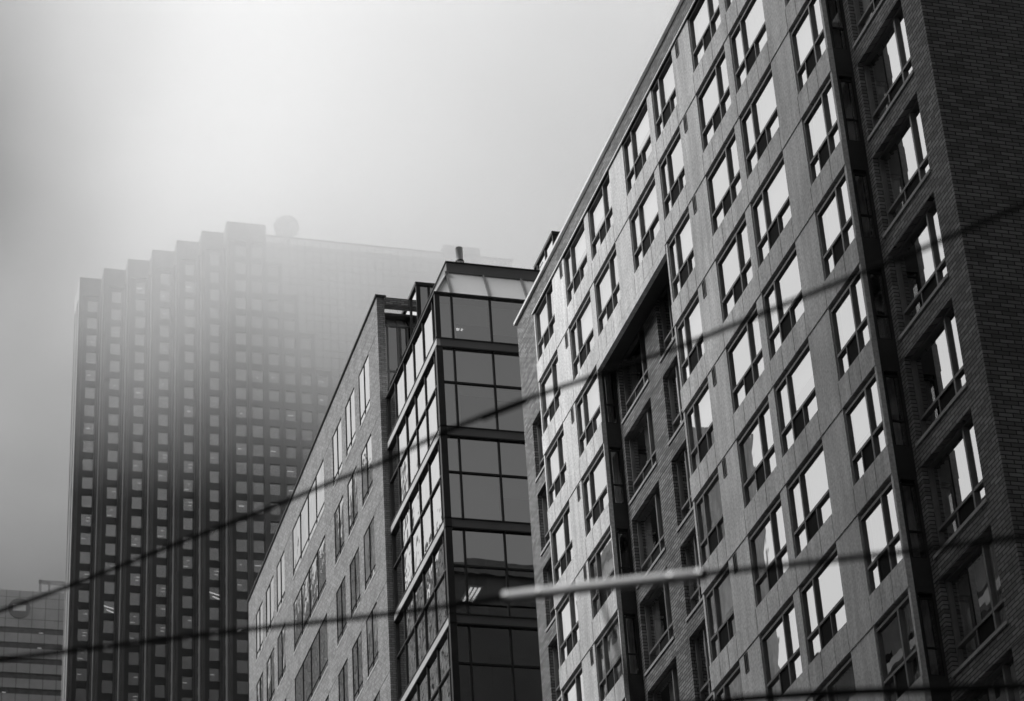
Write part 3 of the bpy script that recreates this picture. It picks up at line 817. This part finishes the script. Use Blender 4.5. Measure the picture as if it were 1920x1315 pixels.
# ================================================================== overhead wires
def pix_ray(x, y):
    f = 4826.576; 
    return CR*((x-960)/f)-CU*((y-657.5)/f)+CF
yaw, pitch, roll = .30102696, .53705835, -.06708825
CF = Vector((math.sin(yaw)*math.cos(pitch), math.cos(yaw)*math.cos(pitch), math.sin(pitch)))
r_ = Vector((math.cos(yaw), -math.sin(yaw), 0)); u_ = r_.cross(CF)
CR = r_*math.cos(roll)+u_*math.sin(roll); CU = -r_*math.sin(roll)+u_*math.cos(roll)
def wire_pts(pix, d0, d1, ext=6):
    n = len(pix); P = []
    x0, x1 = pix[0][0], pix[-1][0]
    for x, y in pix:
        t = (x-x0)/(x1-x0); P.append(pix_ray(x, y)*(d0+(d1-d0)*t))
    # smooth it
    out = []
    Q = [P[0]*2-P[1]]+P+[P[-1]*2-P[-2]]
    for i in range(1, len(Q)-2):
        for k in range(6):
            t = k/6; a, b, c, d = Q[i-1], Q[i], Q[i+1], Q[i+2]
            out.append(.5*((2*b)+(c-a)*t+(2*a-5*b+4*c-d)*t*t+(3*b-a-3*c+d)*t**3))
    out.append(P[-1])
    a, b = P[0]-P[1], P[-1]-P[-2]
    out = [P[0]+a.normalized()*ext]+out+[P[-1]+b.normalized()*ext]
    return out
w1 = thing('overhead_cable', (0, 0, 0), 'upper black overhead cable rising from lower left to the far right edge', 'cable', 'overhead cables across the street')
w1.location = wire_pts([(0,1145),(130,1100)], 12, 12)[0]
MB().tube(wire_pts([(0,1146),(130,1099),(330,1020),(500,955),(620,905),(720,866),(830,812),(980,752),(1120,703),(1280,648),(1400,600),(1540,543),(1650,498),(1740,462),(1890,396),(2050,330)], 14.5, 9.5), .0125).build('cable', M['wire'], w1)
MB().tube([wire_pts([(905,783),(985,752)], 12.2, 12.0, .01)[i] for i in (1, -2)], .018).build('splice', M['wire'], w1)
w2 = thing('overhead_cable', (0, 0, 0), 'lower black overhead cable that carries a pale sleeve', 'cable', 'overhead cables across the street')
p2 = [(0,1237),(300,1200),(470,1180),(620,1164),(740,1150),(850,1135),(945,1120),(1130,1098),(1320,1077),(1500,1057),(1680,1037),(1900,1008)]
w2.location = pix_ray(0, 1237)*12
MB().tube(wire_pts(p2, 12.5, 9.5), .0125).build('cable', M['wire'], w2)
t0 = lambda x: 12.5+(9.5-12.5)*x/1900
sp_ = [pix_ray(x, y)*t0(x) for x, y in ((946,1120),(952,1119),(1130,1098),(1312,1078),(1320,1077))]
MB().tube(sp_, [.016,.026,.026,.026,.016], 14).build('sleeve', M['sleeve'], w2, True)
for x, y in ((952,1119.5),(1016,1112),(1262,1083.5),(1316,1077.5)): MB().tube([pix_ray(x-4, y+.5)*t0(x-4), pix_ray(x+4, y-.5)*t0(x+4)], .029, 14).build('clamp', M['steel'], w2)
w3 = thing('overhead_cable', (0, 0, 0), 'thick black cable along the bottom right edge', 'cable', 'overhead cables across the street')
w3.location = pix_ray(1340, 1316)*11
MB().tube(wire_pts([(1150,1338),(1340,1316),(1500,1303),(1690,1294),(1920,1286)], 11, 10), .017).build('cable', M['wire'], w3)
w4 = thing('hanger_wire', (0, 0, 0), 'thin slanting hanger wire below the pale sleeve', 'cable')
w4.location = pix_ray(1120, 1099)*t0(1120)
MB().tube(wire_pts([(1122,1100),(1135,1150),(1152,1200),(1172,1260),(1200,1330)], t0(1120), t0(1120)-.6, .01), .008).build('wire', M['wire'], w4)

# ================================================================== ground
struct('ground', MB().box(-640, 640, -640, 760, GZ-.6, GZ-.012), M['ground'])
struct('road', MB().box(-4.5, 17.5, -600, 740, GZ-.011, GZ-.004), M['asphalt'])
mk = MB()
for i in range(60): mk.box(6.4, 6.55, -80+i*8, -76+i*8, GZ-.003, GZ+.001)
struct('road_marking', mk, M['paint'])
struct('pavement', MB().box(17.8, 22.9, -600, 740, GZ-.011, GZ+.13), M['paving'])
struct('kerb', MB().box(17.5, 17.8, -600, 740, GZ-.011, GZ+.135), M['kerb'])

# ================================================================== haze and low cloud
hz = MB().box(-660, 660, -660, 780, GZ-1.6, 300); ho = hz.build('haze', volume('haze_air', .00001, .95)); tag(ho, 'thin grey mist filling the street canyon', 'haze', None, 'stuff')
def cloud(name, c, rad, density, label, seed, power=1.0):
    """soft cloud: thick in the middle, thinning out to nothing at its edge"""
    mb = MB(); nu, nv = 32, 20
    for j in range(nv+1):
        th = math.pi*j/nv
        for i in range(nu):
            ph = 2*math.pi*i/nu
            mb.v.append((c[0]+rad[0]*math.sin(th)*math.cos(ph), c[1]+rad[1]*math.sin(th)*math.sin(ph), c[2]+rad[2]*math.cos(th)))
    for j in range(nv):
        for i in range(nu):
            mb.f.append((j*nu+i, (j+1)*nu+i, (j+1)*nu+(i+1) % nu, j*nu+(i+1) % nu))
    m, ns, ln = mat(name+'_cloud')
    out = node(ns, 'ShaderNodeOutputMaterial'); p = node(ns, 'ShaderNodeVolumePrincipled')
    p.inputs['Color'].default_value = g(.985); p.inputs['Anisotropy'].default_value = .3
    geo = node(ns, 'ShaderNodeNewGeometry')
    sub = node(ns, 'ShaderNodeVectorMath', operation='SUBTRACT'); sub.inputs[1].default_value = c; ln.new(geo.outputs['Position'], sub.inputs[0])
    dv = node(ns, 'ShaderNodeVectorMath', operation='DIVIDE'); dv.inputs[1].default_value = rad; ln.new(sub.outputs[0], dv.inputs[0])
    nz = node(ns, 'ShaderNodeTexNoise'); nz.inputs['Scale'].default_value = 1/42; nz.inputs['Detail'].default_value = 5
    off = node(ns, 'ShaderNodeVectorMath', operation='ADD'); off.inputs[1].default_value = (seed*31, seed*17, 0); ln.new(geo.outputs['Position'], off.inputs[0]); ln.new(off.outputs[0], nz.inputs['Vector'])
    ctr = node(ns, 'ShaderNodeMath', operation='MULTIPLY_ADD'); ctr.inputs[1].default_value = 2.2; ctr.inputs[2].default_value = -1.1; ln.new(nz.outputs['Fac'], ctr.inputs[0])
    dot = node(ns, 'ShaderNodeVectorMath', operation='DOT_PRODUCT'); ln.new(dv.outputs[0], dot.inputs[0]); ln.new(dv.outputs[0], dot.inputs[1])
    one = node(ns, 'ShaderNodeMath', operation='SUBTRACT'); one.inputs[0].default_value = 1; ln.new(dot.outputs['Value'], one.inputs[1])
    # the noise only eats into the body, so that the outer shell stays empty
    mul0 = node(ns, 'ShaderNodeMath', operation='MULTIPLY_ADD'); ln.new(ctr.outputs[0], mul0.inputs[0]); ln.new(one.outputs[0], mul0.inputs[1]); ln.new(one.outputs[0], mul0.inputs[2])
    cl = node(ns, 'ShaderNodeMath', operation='MAXIMUM'); cl.inputs[1].default_value = 0; ln.new(mul0.outputs[0], cl.inputs[0])
    pw = node(ns, 'ShaderNodeMath', operation='POWER'); pw.inputs[1].default_value = power; ln.new(cl.outputs[0], pw.inputs[0])
    de = node(ns, 'ShaderNodeMath', operation='MULTIPLY'); de.inputs[1].default_value = density; ln.new(pw.outputs[0], de.inputs[0])
    ln.new(de.outputs[0], p.inputs['Density']); ln.new(p.outputs[0], out.inputs['Volume'])
    o = mb.build(name, m, None, True)
    return tag(o, label, 'fog', None, 'stuff')
cloud('haze', (160, 378, 302), (150, 130, 115), .035, 'low cloud hiding the upper right of the sawtooth tower', 3.3, 1.5)  # low cloud bodies, distinct from the even haze box whose name they share
cloud('haze', (44, 532, 300), (70, 50, 60), .005, 'bank of low cloud over the distant banded tower', 8.1, 1.5)
cloud('haze', (58, 402, 258), (48, 36, 44), .008, 'wisp of low cloud drifting across the stepped top of the sawtooth tower', 5.2, 1.3)

# ================================================================== camera, light, world
cam = D.cameras.new('camera'); co_ = D.objects.new('camera', cam); COL.objects.link(co_)
cam.sensor_width = 36; cam.lens = 36*4826.576/1920; cam.clip_start = .5; cam.clip_end = 6000
mt = Matrix((CR, CU, -CF)).transposed().to_4x4(); co_.matrix_world = mt
cam.dof.use_dof = True; cam.dof.focus_distance = 72; cam.dof.aperture_fstop = 2.2
SC.camera = co_

SUN_AZ, SUN_EL = R(-84), R(48)      # azimuth measured from +Y towards +X
sd = Vector((math.sin(SUN_AZ)*math.cos(SUN_EL), math.cos(SUN_AZ)*math.cos(SUN_EL), math.sin(SUN_EL)))
sun = D.lights.new('sun', 'SUN'); sun.energy = 3.9; sun.angle = R(35); sun.color = (1, 1, 1)
so = D.objects.new('sun', sun); COL.objects.link(so); so.rotation_euler = sd.to_track_quat('Z', 'Y').to_euler()

W = D.worlds.new('World'); SC.world = W; W.use_nodes = True
ns, ln = W.node_tree.nodes, W.node_tree.links; ns.clear()
out = node(ns, 'ShaderNodeOutputWorld'); bg = node(ns, 'ShaderNodeBackground'); bg.inputs['Strength'].default_value = .1
sky = node(ns, 'ShaderNodeTexSky'); sky.sky_type = 'NISHITA'; sky.sun_disc = False; sky.sun_elevation = SUN_EL; sky.sun_rotation = SUN_AZ
sky.air_density = 1.5; sky.dust_density = 6; sky.ozone_density = 1
bw = node(ns, 'ShaderNodeRGBToBW'); ln.new(sky.outputs[0], bw.inputs[0])
# overcast: the cloud layer evens the sky out; lobes tint it, with an added vignette-like dark ahead left
tc = node(ns, 'ShaderNodeTexCoord')
def lobe(d, r0, r1, lo, hi):
    dp = node(ns, 'ShaderNodeVectorMath', operation='DOT_PRODUCT'); ln.new(tc.outputs['Generated'], dp.inputs[0]); dp.inputs[1].default_value = d
    mr = node(ns, 'ShaderNodeMapRange'); mr.interpolation_type = 'SMOOTHSTEP'
    mr.inputs['From Min'].default_value = math.cos(R(r1)); mr.inputs['From Max'].default_value = math.cos(R(r0)); mr.inputs['To Min'].default_value = hi; mr.inputs['To Max'].default_value = lo
    ln.new(dp.outputs['Value'], mr.inputs['Value']); return mr.outputs[0]
def azel(a, e): return (math.sin(R(a))*math.cos(R(e)), math.cos(R(a))*math.cos(R(e)), math.sin(R(e)))
l1 = lobe(azel(4, 25), 2, 18, .22, 1.0); l6 = lobe(azel(95, 40), 15, 60, 1.5, 1.0); l2 = lobe(azel(-70, 45), 8, 72, 1.7, 1.0); l3 = lobe(azel(180, 35), 30, 88, .25, 1.0); l4 = lobe(azel(2, 44), 3, 15, .62, 1.0); l5 = lobe(azel(21, 40), 5, 24, 1.22, 1.0)
base = node(ns, 'ShaderNodeMath', operation='MULTIPLY_ADD'); base.inputs[1].default_value = .15; base.inputs[2].default_value = 5.8
ln.new(bw.outputs[0], base.inputs[0])
m1 = node(ns, 'ShaderNodeMath', operation='MULTIPLY'); ln.new(base.outputs[0], m1.inputs[0]); m0 = node(ns, 'ShaderNodeMath', operation='MULTIPLY'); ln.new(l1, m0.inputs[0]); ln.new(l2, m0.inputs[1]); m3 = node(ns, 'ShaderNodeMath', operation='MULTIPLY'); ln.new(m0.outputs[0], m3.inputs[0]); ln.new(l3, m3.inputs[1]); m4 = node(ns, 'ShaderNodeMath', operation='MULTIPLY'); ln.new(m3.outputs[0], m4.inputs[0]); ln.new(l4, m4.inputs[1]); m6 = node(ns, 'ShaderNodeMath', operation='MULTIPLY'); ln.new(m4.outputs[0], m6.inputs[0]); ln.new(l6, m6.inputs[1]); m5 = node(ns, 'ShaderNodeMath', operation='MULTIPLY'); ln.new(m6.outputs[0], m5.inputs[0]); ln.new(l5, m5.inputs[1]); ln.new(m5.outputs[0], m1.inputs[1])
cmb = node(ns, 'ShaderNodeCombineColor')
for i in range(3): ln.new(m1.outputs[0], cmb.inputs[i])
ln.new(cmb.outputs[0], bg.inputs['Color']); ln.new(bg.outputs[0], out.inputs['Surface'])

vs_ = SC.view_settings; SC.display_settings.display_device = 'sRGB'
vs_.view_transform = 'Standard'; vs_.look = 'None'; vs_.exposure = 0; vs_.gamma = 1; vs_.use_curve_mapping = False
cy = SC.cycles
cy.max_bounces = 10; cy.diffuse_bounces = 3; cy.glossy_bounces = 4; cy.transparent_max_bounces = 16; cy.volume_bounces = 8
cy.use_denoising = True; cy.use_adaptive_sampling = True; cy.adaptive_threshold = .01
cy.sample_clamp_indirect = 6
